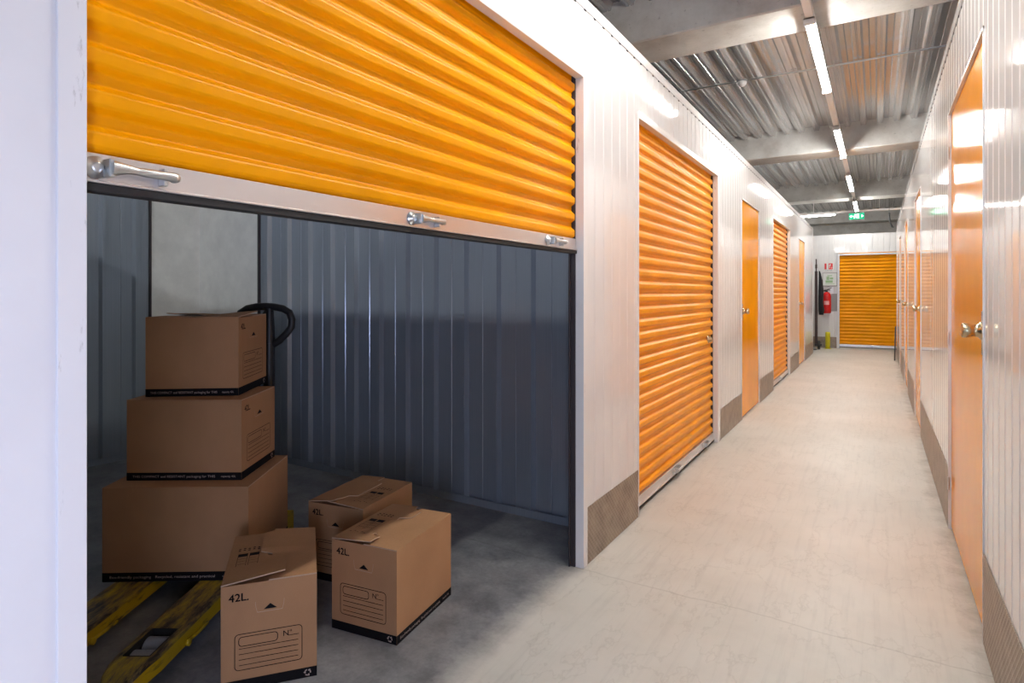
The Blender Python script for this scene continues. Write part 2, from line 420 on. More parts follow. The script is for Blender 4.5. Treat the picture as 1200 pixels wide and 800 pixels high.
# ------------------------------------------------------------------ roller shutters
PITCH = .077
def smooth(t): t = max(0, min(1, t)); return t*t*(3-2*t)
def curtain_profile(z0, z1, amp=.018):
    n = int((z1 - z0)/PITCH*16); pts = []
    for i in range(n+1):
        z = z0 + (z1-z0)*i/n; t = ((z - z0)/PITCH) % 1.0
        d = amp*(smooth(t/.20) - smooth((t-.50)/.26)) + .0018*math.exp(-((t-.90)/.03)**2)
        pts.append((z, d))
    return pts
def shutter(label, u0, u1, zbot, ztop, fmap, normal, group, latches=(), open_=False, frame_mat=None, lock=None, outer_ext=.045, barh=.054):
    """fmap(u, d, z): u along the wall, d towards the viewer side, z up; curtain stands at d=-0.07"""
    cx, cy, _ = fmap((u0+u1)/2, -.066, 0)
    root = empty('roller_shutter', (cx, cy, 0)); off = Vector((cx, cy, 0))
    tag(root, label, 'roller shutter', group)
    def F(u,d,z): return Vector(fmap(u,d,z)) - off
    def fbox(mb, ua, ub, da, db, za, zb, m=0):
        p = F(ua,da,za); q = F(ub,db,zb)
        mb.bbox(p.x,q.x,p.y,q.y,p.z,q.z,.0015,m)
    D = -.056
    mb = MB(); zc0 = zbot + .016 + barh
    mb.ribbed([(z,d) for z,d in curtain_profile(zc0, ztop+.06)], -.004, lambda z,d,a: F(a, D+d, z), u0+.004, u1-.008)
    mb.build('curtain', M['shutter'], root)
    mb = MB(); fbox(mb, u0+.004, u1-.008, D-.002, D+.024, zbot+.016, zc0+.001)
    fbox(mb, u0+.004, u1-.008, D+.0, D+.034, zbot+.016, zbot+.021)
    bar = mb.build('bottom_bar', M['alu'], root)
    mb = MB(); fbox(mb, u0+.004, u1-.008, D-.004, D+.030, zbot, zbot+.0155)
    mb.build('rubber_seal', M['rubber'], root)
    # drum behind the lintel
    mb = MB(); a = F(u0-.03, -.235, ztop+.17); b = F(u1+.03, -.235, ztop+.17)
    mb.tube([a, b], .125, 28); mb.build('roll_drum', M['shutter'], root)
    # side guides
    for ua, ub, vis in ((u0-.02, u0+.006, 0), (u1-.016, u1+.02, 1)):
        mb = MB()
        fbox(mb, ua, ub, D-.012, D-.0045, 0.0, ztop+.05)
        if vis: fbox(mb, u1-.005, ub, D-.004, -.0385, 0.0, ztop+.05)
        else: fbox(mb, ua, u0+.003, D-.008, -.0385, 0.0, ztop+.05)
        mb.build('guide_track', M['guide'], root)
    # white angle trim around the opening
    w = outer_ext
    mb = MB()
    fbox(mb, u0-w, u0, -.038, .005, 0, ztop); fbox(mb, u1, u1+w, -.038, .005, 0, ztop)
    fbox(mb, u0-w, u1+w, -.038, .005, ztop, ztop+.040)
    mb.build('frame', M['trim'], root)
    for lu, ln in latches:
        zz = zbot + .016 + barh*.52
        mb = MB()
        p0 = F(lu, D+.027, zz)
        def P3(du, dd, dz): return F(lu+du, D+.024+dd, zz+dz)
        # strap: flat foot, neck, then the round bolt
        c = [P3(.010,.004,0), P3(.020,.010,0)]
        fbox(mb, lu+.012, lu+.022, D+.026, D+.052, zz-.017, zz+.017)
        mb.tube([P3(.020,.022,0), P3(.045,.030,0), P3(.060,.027,0)], [.015,.008,.007], 10)
        mb.tube([P3(.055,.027,0), P3(.075,.027,0), P3(ln,.027,0)], [.0065,.0085,.0085], 12)
        fbox(mb, lu+ln*.86, lu+ln*.93, D+.024, D+.046, zz-.018, zz+.016)
        lt = mb.build('latch', M['galv'], root)
        mb = MB(); mb.lathe([(.0,.0),(.021,.0),(.021,.003),(.011,.004),(.011,.010),(.007,.012),(.0,.012)], Rx(P3(0,.001,0), Vector(normal)), 20)
        mb.build('washer', M['galv'], lt); mb = MB()
        mb.lathe([(.010,.0),(.010,.010),(.0,.013)], Rx(P3(ln+.002,.018,0), Vector(normal)), 14)
        mb.build('bolt_head', M['galv'], lt)
    if lock:
        lu, lz = lock
        mb = MB(); mb.lathe([(.0,0),(.034,0),(.034,.006),(.022,.010),(.020,.03),(.012,.034),(.0,.034)], Rx(F(lu, D+.012, lz), Vector(normal)), 24)
        mb.build('lock_cylinder', M['brass'], root)
    return root
fL = lambda u,d,z: (XL + d, u, z)
big = shutter('wide orange roller shutter pulled half open above the boxes, with three latches on its bar', .504, 2.576, 1.484, RT, fL, (1,0,0), 'orange roller shutters',
        latches=((.532,.130),(1.40,.125),(2.285,.125)), open_=True)
# tiny printed mark above the bar of the open shutter
mb = MB()
for k, (du, dz, w, h_) in enumerate(((0,.004,.010,.003),(.006,-.001,.006,.006),(.018,-.003,.010,.003),(.021,.002,.003,.006),(.032,-.004,.004,.008),(.036,-.003,.008,.003),(.042,-.004,.003,.008))):
    mb.box(XL-.068+.016, XL-.068+.0165, .965+du-.0, .965+du+w, 1.571+dz, 1.571+dz+h_)
for v_i in range(len(mb.v)):
    q = mb.v[v_i]; mb.v[v_i] = (q[0]-big.location.x-.013, q[1]-big.location.y, q[2]+.012)
mb.build('printed_mark', M['ink'], big)
shutter('closed orange roller shutter between the open unit and the nearest left door', 3.345, 5.355, .012, RT, fL, (1,0,0), 'orange roller shutters',
        latches=((4.15,.13),(4.98,.13)), lock=(5.20,.905), outer_ext=.01)
# wide white jamb strip at the far side of that shutter
mb = MB(); mb.bbox(XL-.045, XL+.006, 5.368, 5.44, 0, RT+.041, .0015)
tag(mb.build('trim_6', M['trim']), 'white jamb strip on the far side of the closed shutter', 'trim', kind='structure')
shutter('closed orange roller shutter deeper in, between the two left doors', 8.62, 10.40, .012, RT-.02, fL, (1,0,0), 'orange roller shutters',
        latches=((9.4,.13),), lock=(10.2,.92), outer_ext=.02)
fEw = lambda u,d,z: (u, YW - d + .0, z)
# end shutter: shallower set-back
def fE2(u,d,z): return (u, YW - d - .035, z)
shutter('closed orange roller shutter facing the viewer at the end of the corridor', EO[0], EO[1]-.05, .03, EO[2]-.03, fE2, (0,-1,0), 'orange roller shutters', latches=((-.1,.13),), outer_ext=.045)

# ------------------------------------------------------------------ hinged doors
def door(n, side, y0, y1, zt, label, near_handle=True, mark=None):
    s_ = 1 if side == 'L' else -1; xw = XL if side == 'L' else XR
    root = empty('door_%d' % n, (xw, (y0+y1)/2, 0)); oy = (y0+y1)/2
    tag(root, label, 'door', 'flat orange doors', 'structure')
    mb = MB(); mb.bbox(-s_*.040, -s_*.010, y0-oy+.012, y1-oy-.012, .012, zt-.012, .002)
    pan = mb.build('door_panel', M['door'], root)
    mb = MB()
    for a, b in ((y0-oy, y0-oy+.010), (y1-oy-.010, y1-oy)): mb.box(-s_*.045, s_*.004, a, b, 0, zt)
    mb.box(-s_*.045, s_*.004, y0-oy, y1-oy, zt-.010, zt)
    mb.build('door_frame', M['trim'], root)
    hy = y0-oy+.085; hz = 1.155 if side == 'R' else 1.11
    mb = MB(); mb.bbox(-s_*.010, -s_*.004, hy-.026, hy+.026, hz-.095, hz+.075, .003)
    mb.build('handle_plate', M['chrome'], root)
    mb = MB(); mb.lathe([(.0,0),(.034,0),(.034,.006),(.025,.012),(.023,.028),(.027,.034),(.028,.060),(.025,.063),(0,.063)],
                        Rx((-s_*.004, hy, hz), (s_,0,0)), 28)
    mb.build('door_knob', M['brass'], root)
    # hinges
    mb = MB()
    for z in (.25, 1.05, zt-.22):
        mb.tube([(s_*.002, y1-oy-.010, z-.035), (s_*.002, y1-oy-.010, z+.035)], .006, 10)
    mb.build('hinge', M['galv'], root)
    if mark:
        vs, fs = text2d(mark, .055)
        mb = MB(); mb.add([(-s_*.0095 if False else -s_*.0098 + s_*0.0005, (hy + .02 + v[0]) if s_ < 0 else (hy - v[0]), 1.605 + v[1]) for v in vs], fs)
        mb.build('number', mat('faint_brown_ink', (.30,.13,.03), .6), root)
    return root
door(1, 'R', 2.80, 4.08, 2.29, 'nearest flat orange steel door on the right, with a brass knob', mark='15')
door(2, 'L', 6.436, 7.525, FT, 'flat orange steel door on the left between two roller shutters')
door(3, 'L', 11.65, 12.67, FT, 'narrow-looking flat orange door farthest along the left partition')
door(4, 'R', 6.55, 7.60, FT, 'second flat orange door along the right partition')
door(5, 'R', 9.24, 10.37, FT, 'third flat orange door along the right partition')
door(6, 'R', 11.82, 12.62, FT, 'flat orange door farthest along the right partition')

# ------------------------------------------------------------------ open unit
XB, YS, YN = -5.05, 3.03, .22
def steel_profile(u0, u1, phase, sgn=1):
    pat = [(0,0),(.014,.030),(.036,.030),(.050,0),(.104,0),(.152,0),(.155,-.003),(.158,-.003),(.161,0),(.206,0)]
    pts = [(u0, 0)]; k = math.floor((u0-phase)/.238)
    while phase + k*.238 < u1:
        for a, d in pat:
            u = phase + k*.238 + a
            if u0 + .001 < u < u1 - .001: pts.append((u, d))
        k += 1
    pts.append((u1, 0)); return pts
ZI = 2.62
mb = MB(); mb.ribbed(steel_profile(-4.21, -1.28, -2.693), -.03, lambda u,d,a: (u, YS-d, a), 0.0, ZI, smooth=False)
mb.box(-4.21, -1.28, YS-.032, YS-.0285, .0, .045)
tag(mb.build('wall_unit_side', M['steel']), 'blue-grey ribbed steel side wall of the open unit', 'wall', kind='structure')
mb = MB(); mb.ribbed(steel_profile(YN, 2.60, .33), -.03, lambda u,d,a: (XB+d, u, a), 0.0, ZI, smooth=False)
mb.box(XB+.0285, XB+.032, YN, 2.60, 0, .045)
tag(mb.build('wall_unit_back', M['steel']), 'blue-grey ribbed steel back wall of the open unit', 'wall', kind='structure')
mb = MB(); mb.ribbed(steel_profile(XB, -1.28, -1.7), -.03, lambda u,d,a: (u, YN+d, a), 0.0, ZI, smooth=False)
tag(mb.build('wall_unit_near', M['steel']), 'blue-grey ribbed steel near wall of the open unit', 'wall', kind='structure')
mb = MB(); mb.box(XB-.03, XB+.012, 2.615, YS+.03, 0, ZD-.02); mb.box(XB, -4.225, YS-.012, YS+.03, 0, ZD-.02)
tag(mb.build('column', M['column']), 'smooth pale grey panels in the back corner of the open unit', 'column', kind='structure')
mb = MB()
mb.box(-4.225,-4.212, YS-.02, YS+.02, 0, ZI); mb.box(XB-.01, XB+.02, 2.601, 2.614, 0, ZI)
tag(mb.build('trim_7', M['guide']), 'dark joint strips beside the grey corner panels', 'trim', kind='structure')

# ------------------------------------------------------------------ lights
ZL = 3.31; XC = -.423
fix_lab = ['lit tube light nearest the viewpoint, under the first beam', 'second lit tube light, under the middle ceiling bay',
           'third lit tube light along the corridor', 'farthest lit tube light of the run, above the exit sign']
k0 = 0
mb = MB()
mb.bbox(XC-.030, XC+.030, -6.9, 16.75, ZL+.002, ZL+.045, .004)
for y in [-5.25, -.1, 5.03, 10.17, 15.3]:
    mb.tube([(XC, y, ZL+.04), (XC, y, ZB+.002)], .006, 8)
tr = tag(mb.build('light_rail', M['rail']), 'long white lighting rail running down the middle of the ceiling', 'light rail')
for k in range(-1, 4):
    y0 = 4.85 + 3.32*k; y1 = y0 + 1.78
    root = empty('ceiling_light', (XC, (y0+y1)/2, ZL))
    hl = (y1-y0)/2
    lab = fix_lab[k] if k >= 0 else 'lit tube light on the rail behind the viewpoint'
    tag(root, lab, 'ceiling light', 'tube lights on the ceiling rail')
    mb = MB(); mb.bbox(-.038, .038, -hl, hl, -.016, -.0005, .003)
    for e in (-1, 1): mb.bbox(-.040, .040, e*hl, e*(hl-.02), -.054, -.0005, .003)
    mb.build('housing', M['rail'], root)
    mb = MB(); prof2 = [( .025*math.cos(a), -.017-.030*math.sin(a)) for a in [PI*i/12 for i in range(13)]]
    mb.poly(prof2, lambda u,v,a: (u, a, v), -hl+.021, hl-.021); mb.build('diffuser', M['tube'], root)
# cross run at the far end
YX = 17.2
mb = MB(); mb.bbox(-5, 2.2, YX-.03, YX+.03, ZL+.002, ZL+.05, .004)
for x in (-4.6, -2.9, -1.4, .05, 1.2): mb.tube([(x, YX, ZL+.045), (x, YX, ZD+.05)], .006, 8)
tag(mb.build('light_rail.001', M['rail']), 'white lighting rail crossing above the end wall', 'light rail')
for x0, lb in ((-2.7,'lit tube light on the crossing rail beyond the end wall'),):
    root = empty('ceiling_light', (x0+.9, YX, ZL)); tag(root, lb, 'ceiling light', 'tube lights on the crossing rail')
    mb = MB(); mb.bbox(-.9, .9, -.038, .038, -.016, -.0005, .003); mb.build('housing', M['rail'], root)
    mb = MB(); mb.poly(prof2, lambda u,v,a: (a, u, v), -.88, .88); mb.build('diffuser', M['tube'], root)
# neighbouring aisle lights (other corridors of the hall, beyond the partitions)
for xx, yy in ((-4.0,-1.25), (-2.15,-1.25)):
    for k in range(1):
        root = empty('ceiling_light', (xx, yy, 3.42), PI/2); tag(root, 'lit tube light over the neighbouring units behind the viewpoint', 'ceiling light', 'tube lights over the neighbouring units')
        mb = MB(); mb.bbox(-.038, .038, -.9, .9, -.016, -.0005, .003); mb.box(-.01,.01,-.5,-.48,-.001,.345); mb.box(-.01,.01,.48,.5,-.001,.345); mb.build('housing', M['rail'], root)
        mb = MB(); mb.poly(prof2, lambda u,v,a: (u, a, v), -.88, .88); mb.build('diffuser', M['tube2'], root)
# exit sign
root = empty('exit_sign', (-.37, 14.45, 2.905)); tag(root, 'small green exit sign hanging under the far end of the light rail', 'exit sign')
mb = MB(); mb.bbox(-.14, .14, -.02, .02, -.065, .065, .004); mb.build('sign_box', M['exit'], root)
mb = MB()
mb.tube([(-.04,0,.06),(-.05,0,.407)], .006, 8)
mb.build('hanger', M['drk'], root)
mb = MB(); y = -.0215
def quad(mb, pts, y, m=0): mb.add([(x, y, z) for x, z in pts], [list(range(len(pts)))], m)
quad(mb, [(.0,-.045),(.045,-.045),(.045,.045),(.0,.045)], y)                                   # doorway
quad(mb, [(-.05,-.045),(-.03,-.045),(-.015,.01),(-.03,.03),(-.045,.01)], y)                     # running figure
quad(mb, [(-.032,.032),(-.018,.032),(-.018,.046),(-.032,.046)], y)
quad(mb, [(-.13,0),(-.09,.03),(-.09,-.03)], y); quad(mb, [(-.09,.01),(-.065,.01),(-.065,-.01),(-.09,-.01)], y)
quad(mb, [(.13,0),(.09,-.03),(.09,.03)], y)
mb.build('pictogram', M['exitw'], root)
# conduit with a smoke detector
mb = MB()
mb.tube([(-4.5,7.1,ZD-.012),(-3.2,7.1,ZD-.018),(-1.6,7.1,ZD-.010),(-.4,7.1,ZD-.02),(1.2,7.1,ZD-.012),(3.0,7.1,ZD-.012)], .009, 8)
tag(mb.build('conduit', M['galv']), 'thin steel conduit strung across the roof deck', 'conduit')
root = empty('smoke_detector', (-1.30, 7.1, ZD-.02)); tag(root, 'small round white detector on the ceiling conduit', 'smoke detector')
mb = MB(); mb.lathe([(0,-.05),(.03,-.048),(.045,-.03),(.05,-.01),(.05,0.0),(0,0.0)], Matrix.Translation((0,0,0)), 20); mb.build('body', M['rail'], root)
mb = MB(); mb.lathe([(.056,-.004),(.058,.0),(.058,.014),(0,.014)], Matrix.Translation((0,0,0)), 20); mb.build('base', M['greypaint'], root)
# hanging black cable beyond the end wall
mb = MB(); mb.tube([(.24,16.6,3.18),(.245,16.6,3.05),(.26,16.6,2.94),(.30,16.6,2.84),(.33,16.6,2.83)], .018, 8)
mb.tube([(.24,16.6,3.18),(.24,16.6,ZD+.05)], .004, 6)
tag(mb.build('hanging_cable', M['drk']), 'short black cable hanging above the end wall', 'cable')

# ------------------------------------------------------------------ cardboard boxes
def carton(label, ox, oy, oz, ang, w, d, h, pattern='B', face='label', long_text=None, lift=.022):
    """local origin at the bottom corner between the short face (y=0) and the x=0 long face"""
    root = empty('cardboard_box', (ox, oy, oz), ang); tag(root, label, 'box', 'brown cardboard moving boxes')
    t = .004; mb = MB()
    zi = h - .03
    mb.box(0,w,0,t,0,h); mb.box(0,w,d-t,d,0,h); mb.box(0,t,t,d-t,0,h); mb.box(w-t,w,t,d-t,0,h)
    mb.box(t,w-t,t,d-t,0,.006)
    # inner (short) flaps folded in just below the top
    mb.box(t,w-t,t,min(d*.48,w*.5),h-.008,h-.004); mb.box(t,w-t,d-min(d*.48,w*.5),d-t,h-.008,h-.004)
    e = .0005; bh = h*.098
    # black band with chamfer-free faces a hair outside the board
    for f in (lambda a,b: (a,-e,b), lambda a,b: (w-a,d+e,b)):
        mb.add([f(0,0),f(w,0),f(w,bh),f(0,bh)], [[0,1,2,3]], 1)
    for f in (lambda a,b: (w+e,a,b), lambda a,b: (-e,d-a,b)):
        mb.add([f(0,0),f(d,0),f(d,bh),f(0,bh)], [[0,1,2,3]], 1)
    e2 = .0010
    fronts = [lambda a,b: (a,-e2,b), lambda a,b: (w-a,d+e2,b)]
    def seg(f, p, q, r=.0011, m=1):
        (x0,y0),(x1,y1) = p,q; dx,dy = x1-x0,y1-y0; l = math.hypot(dx,dy) or 1; nx,ny = -dy/l*r, dx/l*r
        mb.add([f(x0+nx,y0+ny),f(x1+nx,y1+ny),f(x1-nx,y1-ny),f(x0-nx,y0-ny)], [[3,2,1,0]], m)
    def rrect(f, x0, x1, z0, z1, r):
        pts = []
        for cx_, cz_, a0 in ((x1-r,z1-r,0),(x0+r,z1-r,90),(x0+r,z0+r,180),(x1-r,z0+r,270)):
            for k in range(5):
                a = math.radians(a0 + 22.5*k); pts.append((cx_+r*math.cos(a), cz_+r*math.sin(a)))
        for i in range(len(pts)): seg(f, pts[i], pts[(i+1)%len(pts)])
    if face == 'label':
        for f in fronts:
            put_text(mb, '42L.', .036, lambda a,b: f(.075*w+a, h*.845+b), 1, bold=.0012)
            # handle cut-out: crease and triangle
            mb.add([f(w*.435,h*.735),f(w*.575,h*.735),f(w*.505,h*.785)], [[0,1,2]], 1)
            seg(f, (w*.37,h*.715),(w*.63,h*.715),.0009,3)
            for sx_ in (-1,1):
                pv = (w*.5+sx_*w*.13, h*.715)
                for k in range(1,6):
                    a = k/5*PI/2; q = (w*.5+sx_*w*(.13+.02*math.sin(a)), h*(.715+.10*(k/5)))
                    seg(f, pv, q, .0005, 3); pv = q
            x0, x1, z0, z1 = w*.14, w*.84, h*.19, h*.53
            rrect(f, x0, x1, z0, z1, .012)
            rrect(f, x0+.012, x0+.012+w*.40, z1-h*.115, z1-.010, .010)
            put_text(mb, 'N°', .026, lambda a,b: f(x0+.022+w*.42+a, z1-h*.085+b), 1)
            seg(f, (x1-w*.15, z1-h*.085), (x1-.010, z1-h*.085), .0009)
            for k in range(4):
                zz = z0 + h*.045 + k*h*.052
                seg(f, (x0+.012, zz), (x1-.012, zz), .0009)
    # recycling mark in the band, right end of the short faces
    for f in fronts:
        cxx, czz, R_ = w*.90, bh*.5, bh*.34
        for k in range(3):
            a0 = math.radians(90+120*k+12); a1 = math.radians(90+120*k+78)
            prev = None
            for j in range(5):
                a = a0+(a1-a0)*j/4; q = (cxx+R_*.8*math.cos(a), czz+R_*.8*math.sin(a))
                if prev: seg(f, prev, q, R_*.17, 2)
                prev = q
            a2 = a1+.55
            tip = (cxx+R_*.8*math.cos(a2), czz+R_*.8*math.sin(a2))
            p1 = (cxx+R_*1.25*math.cos(a1), czz+R_*1.25*math.sin(a1)); p2 = (cxx+R_*.35*math.cos(a1), czz+R_*.35*math.sin(a1))
            mb.add([f(*p1), f(*tip), f(*p2)], [[0,1,2]], 2)
    if long_text:
        e3 = .0010
        for f in (lambda a,b: (w+e3,a,b), lambda a,b: (-e3,d-a,b)):
            put_text(mb, long_text, bh*.42, lambda a,b: f(d*.05+a, bh*.36+b), 2, width=d*.72)
            put_text(mb, 'capacity 42L', bh*.36, lambda a,b: f(d*.82+a, bh*.38+b), 2, width=d*.13)
    body = mb.build('box_body', [M['card'], M['ink'], M['pale_ink'], M['slot']], root)
    # top flaps: rows across the box; each row has a reach in x that makes the interlocking tongues
    def reach(p, s_):
        t_ = s_
        def tab(a, b, lo, hi, e_=.035):
            if t_ < a-e_ or t_ > b+e_: return lo
            k = min(smooth((t_-a+e_)/e_), smooth((b+e_-t_)/e_)); return lo+(hi-lo)*k
        if p == 'B': return tab(-.2,.40,.44,.66)            # left flap: tongue at the near end
        if p == 'A': return max(tab(-.2,.16,.44,.60), tab(.70,.90,.44,.60))
        if p == 'C': return tab(.30,.80,.46,.60)
        return .498
    rows = 26; cols = 7
    def flap(left):
        top = []; bot = []
        for i in range(rows+1):
            s_ = i/rows
            r_ = reach(pattern, s_)
            if left: xa, xb = 0.0, (r_ if pattern != 'F' else .497)*w
            else:
                inv = {'B': (.36 if .50 < s_ < .93 else .49), 'A': (.38 if .26 < s_ < .62 else .50), 'C': (.36 if s_ < .22 or s_ > .88 else .50)}.get(pattern, .503)
                xa, xb = w, inv*w
            rt = []; rb = []
            for j in range(cols+1):
                x_ = xa+(xb-xa)*j/cols; q = j/cols
                z_ = h + .0006
                if left:
                    if pattern == 'B': z_ += lift*q*smooth((.50-s_)/.5) + .0045*q*(s_<.52)
                    if pattern == 'A': z_ += (.014*q)*smooth((.34-s_)/.3) + .006*q*smooth((s_-.55)/.12)
                    if pattern == 'C': z_ += .0065*q + .012*q*smooth((.25-s_)/.25)
                else:
                    z_ += {'B': .013*q*smooth((s_-.47)/.12), 'A': .0058*q*smooth(1-abs(s_-.45)/.25), 'C': .002*q}.get(pattern, 0)
                    if pattern == 'C' and s_ < .2: z_ += .010*q*(1-s_/.2)
                rt.append((x_, s_*d, z_+.004)); rb.append((x_, s_*d, z_))
            top.append(rt); bot.append(rb)
        mb = MB(); n = cols+1
        vt = [p for r in top for p in r]; vb = [p for r in bot for p in r]; o = len(vt)
        fs = [];
        for i in range(rows):
            for j in range(cols):
                a = i*n+j; fs.append([a,a+1,a+n+1,a+n]); fs.append([o+a+n,o+a+n+1,o+a+1,o+a])
        mb.add(vt+vb, fs, 0)
        ef = []
        for i in range(rows):
            a = i*n+cols; ef.append([a,o+a,o+a+n,a+n]); a = i*n; ef.append([a+n,o+a+n,o+a,a])
        for j in range(cols):
            a = j; ef.append([a,o+a,o+a+1,a+1]); a = rows*n+j; ef.append([a+1,o+a+1,o+a,a])
        mb.add(vt+vb, ef, 1); mb.m[-len(ef):] = [(0 if (i < 2*rows and i % 2 == 1) else 1) for i in range(len(ef))]
        # print on this flap
        if pattern in 'BAC' and (left if pattern != 'C' else not left):
            def g(a, b):   # a across, b along (0..1)
                return (a*w, b*d, h+.0058+ (0.0 if pattern != 'B' else lift*max(0,(a/.62))*smooth((.50-b)/.5)) + .0065*a + (.004 if pattern=='A' else .0))
            if pattern == 'C':
                def g(a,b): return (w-a*w, b*d, h+.0066)
            ba, bb = (.46,.50) if pattern != 'B' else (.50,.54)
            for k in range(2):
                q0 = .10+.13*k
                mb.add([g(q0,ba),g(q0+.11,ba),g(q0+.11,bb+.02),g(q0,bb+.02)], [[0,1,2,3]], 2)
                # frame with rows of small print below
                for t0, t1 in ((.30,.305),(.36,.365),(.41,.414)):
                    o_ = ba-.46
                    mb.add([g(q0+.012,t0+o_),g(q0+.098,t0+o_),g(q0+.098,t1+o_),g(q0+.012,t1+o_)], [[0,1,2,3]], 2)
                for uu in (q0, q0+.105):
                    o_ = ba-.46
                    mb.add([g(uu,.26+o_),g(uu+.005,.26+o_),g(uu+.005,.46+o_),g(uu,.46+o_)], [[0,1,2,3]], 2)
            for k in range(5):
                uu = .09+.055*k
                for c_ in range(2):
                    b0 = .62+.035*c_+.01*(k%2)
                    mb.add([g(uu,b0),g(uu+.030,b0),g(uu+.026,b0+.018),g(uu+.004,b0+.018)], [[0,1,2,3]], 2)
                b0 = .17+.02*(k%2)
                if pattern != 'B': mb.add([g(uu,b0),g(uu+.035,b0),g(uu+.030,b0+.012)], [[0,1,2]], 2)
        return mb.build('top_flap', [M['card'], M['edge'], M['ink']], root)
    flap(True); flap(False)
    return root
def corner(x, zc): return cam_to_world(x, zc)
TXT = 'THIS COMPACT and RESISTANT packaging for THIS'
# three loose boxes on the floor
x, y = corner(-.700, 2.3226); carton('cardboard box standing frontmost right on the floor, printed 42L on its left face', x, y, .0, math.radians(31.44-23.5), .300, .405, .345, 'A', long_text='Eco-friendly packaging  Recycled and recyclable')
x, y = corner(-.944, 1.936); carton('cardboard box cut by the bottom of the picture, one top flap lifted, printed 42L', x, y, .0, math.radians(31.44+18.9), .296, .415, .345, 'B', long_text='Eco-friendly packaging  Recycled and recyclable')
x, y = corner(-.932, 2.736); carton('rearmost loose cardboard box on the floor, partly hidden by the other two', x, y, .0, math.radians(31.44-21.9), .300, .405, .345, 'C', long_text='Eco-friendly packaging  Recycled and recyclable')
# stack on the pallet truck
x, y = corner(-1.112, 2.52); carton('largest cardboard box, bottom of the stack on the yellow pallet truck forks', x, y, .090, math.radians(31.44+92.0), .485, .603, .389, 'F', face='plain', long_text='Eco-friendly packaging   Recycled, resistant and practical')
x, y = corner(-1.179, 2.604); carton('middle cardboard box of the three stacked on the pallet truck', x, y, .4845, math.radians(31.44+91.0), .378, .495, .345, 'F', long_text=TXT)
x, y = corner(-1.241, 2.71); carton('topmost cardboard box of the stack, beside the black truck handle', x, y, .8345, math.radians(31.44+95.5), .40, .40, .352, 'B', long_text=TXT, lift=.016)

# ------------------------------------------------------------------ pallet truck
x, y = corner(-1.43, 1.87)
pt = empty('pallet_truck', (x, y, 0), YAW - math.radians(1.0))
tag(pt, 'worn yellow hand pallet truck with black handle, under the stacked boxes', 'pallet truck')
ZF = .0895
def fork(x0, x1):
    mb = MB(); w = x1-x0; cx_ = (x0+x1)/2
    # plan outline stations: y, half width
    st = [(0,.030),(.012,.045),(.035,.056),(.08,.066),(.14,.074),(.30,.075),(1.20,.075)]
    hole = (.125, .285, .044)
    ys = sorted(set([s_[0] for s_ in st]+[hole[0],hole[1]]))
    def hw(y_):
        for (a,wa),(b,wb) in zip(st, st[1:]):
            if a <= y_ <= b: return wa+(wb-wa)*(y_-a)/(b-a)
        return .075
    zt = ZF; 
    def zb(y_): return .050 if y_ < .02 else (.030)
    def ztp(y_): return zt - .022*max(0, 1-y_/.06)
    # top plate
    for a, b in zip(ys, ys[1:]):
        inn = a >= hole[0]-1e-6 and b <= hole[1]+1e-6
        strips = [(-1,1)] if not inn else [(-1,'l'),('r',1)]
        for s0, s1 in strips:
            def xx(k, y_):
                if k == 'l': return cx_-hole[2]
                if k == 'r': return cx_+hole[2]
                return cx_+k*(hw(y_)-.010)
            for z_off in (0, -.006):
                q = [(xx(s0,a),a,ztp(a)+z_off),(xx(s1,a),a,ztp(a)+z_off),(xx(s1,b),b,ztp(b)+z_off),(xx(s0,b),b,ztp(b)+z_off)]
                mb.add(q, [[0,1,2,3]], 0)
        for sg in (-1,1):      # rolled shoulder and side skirt
            A = [(cx_+sg*(hw(a)-.010),a,ztp(a)),(cx_+sg*(hw(a)-.003),a,ztp(a)-.003),(cx_+sg*hw(a),a,ztp(a)-.012),(cx_+sg*hw(a),a,zb(a)),(cx_+sg*(hw(a)-.005),a,zb(a))]
            B = [(cx_+sg*(hw(b)-.010),b,ztp(b)),(cx_+sg*(hw(b)-.003),b,ztp(b)-.003),(cx_+sg*hw(b),b,ztp(b)-.012),(cx_+sg*hw(b),b,zb(b)),(cx_+sg*(hw(b)-.005),b,zb(b))]
            for i in range(4): mb.add([A[i],A[i+1],B[i+1],B[i]], [[0,1,2,3]], 0 if i < 2 else 1)
    # nose
    mb.box(cx_-.03, cx_+.03, -.001, .004, .050, ztp(0), 1)
    # window rim
    for (a,b,c_,d_) in ((cx_-hole[2]-.003,cx_-hole[2],hole[0],hole[1]),(cx_+hole[2],cx_+hole[2]+.003,hole[0],hole[1]),(cx_-hole[2],cx_+hole[2],hole[0]-.003,hole[0]),(cx_-hole[2],cx_+hole[2],hole[1],hole[1]+.003)):
        mb.box(a,b,c_,d_,.060,ZF+.0012,2)
    # raised weld bead lines
    for sg in (-1,1): mb.tube([(cx_+sg*.062,.30,ZF-.0035),(cx_+sg*.062,1.18,ZF-.0035)], .003, 6, 2)
    fk = mb.build('fork', [M['yellow'], M['yellowside'], M['rubber']], pt)
    # load rollers seen through the window
    for yy in (.165, .245):
        r = MB(); r.tube([(cx_-.038,yy,.041),(cx_+.038,yy,.041)], .040, 22); r.build('load_roller', M['roller'], fk)
    r = MB(); r.bbox(cx_-.042, cx_-.039, .13, .28, .02, .075, .002); r.bbox(cx_+.039, cx_+.042, .13, .28, .02, .075, .002); r.build('roller_bracket', M['black'], fk)
    r = MB(); sg = 1
    r.tube([(cx_+.078,.30,.040),(cx_+.083,.36,.040),(cx_+.083,.42,.040)], .006, 8)
    r.lathe([(.006,-.006),(.012,-.006),(.012,.006),(.006,.006)], Rx((cx_+.083,.29,.040),(1,0,0)), 14); r.build('push_rod', M['yellowside'], fk)
fork(.10,.25); fork(-.25,-.10)
mb = MB()    # heel frame
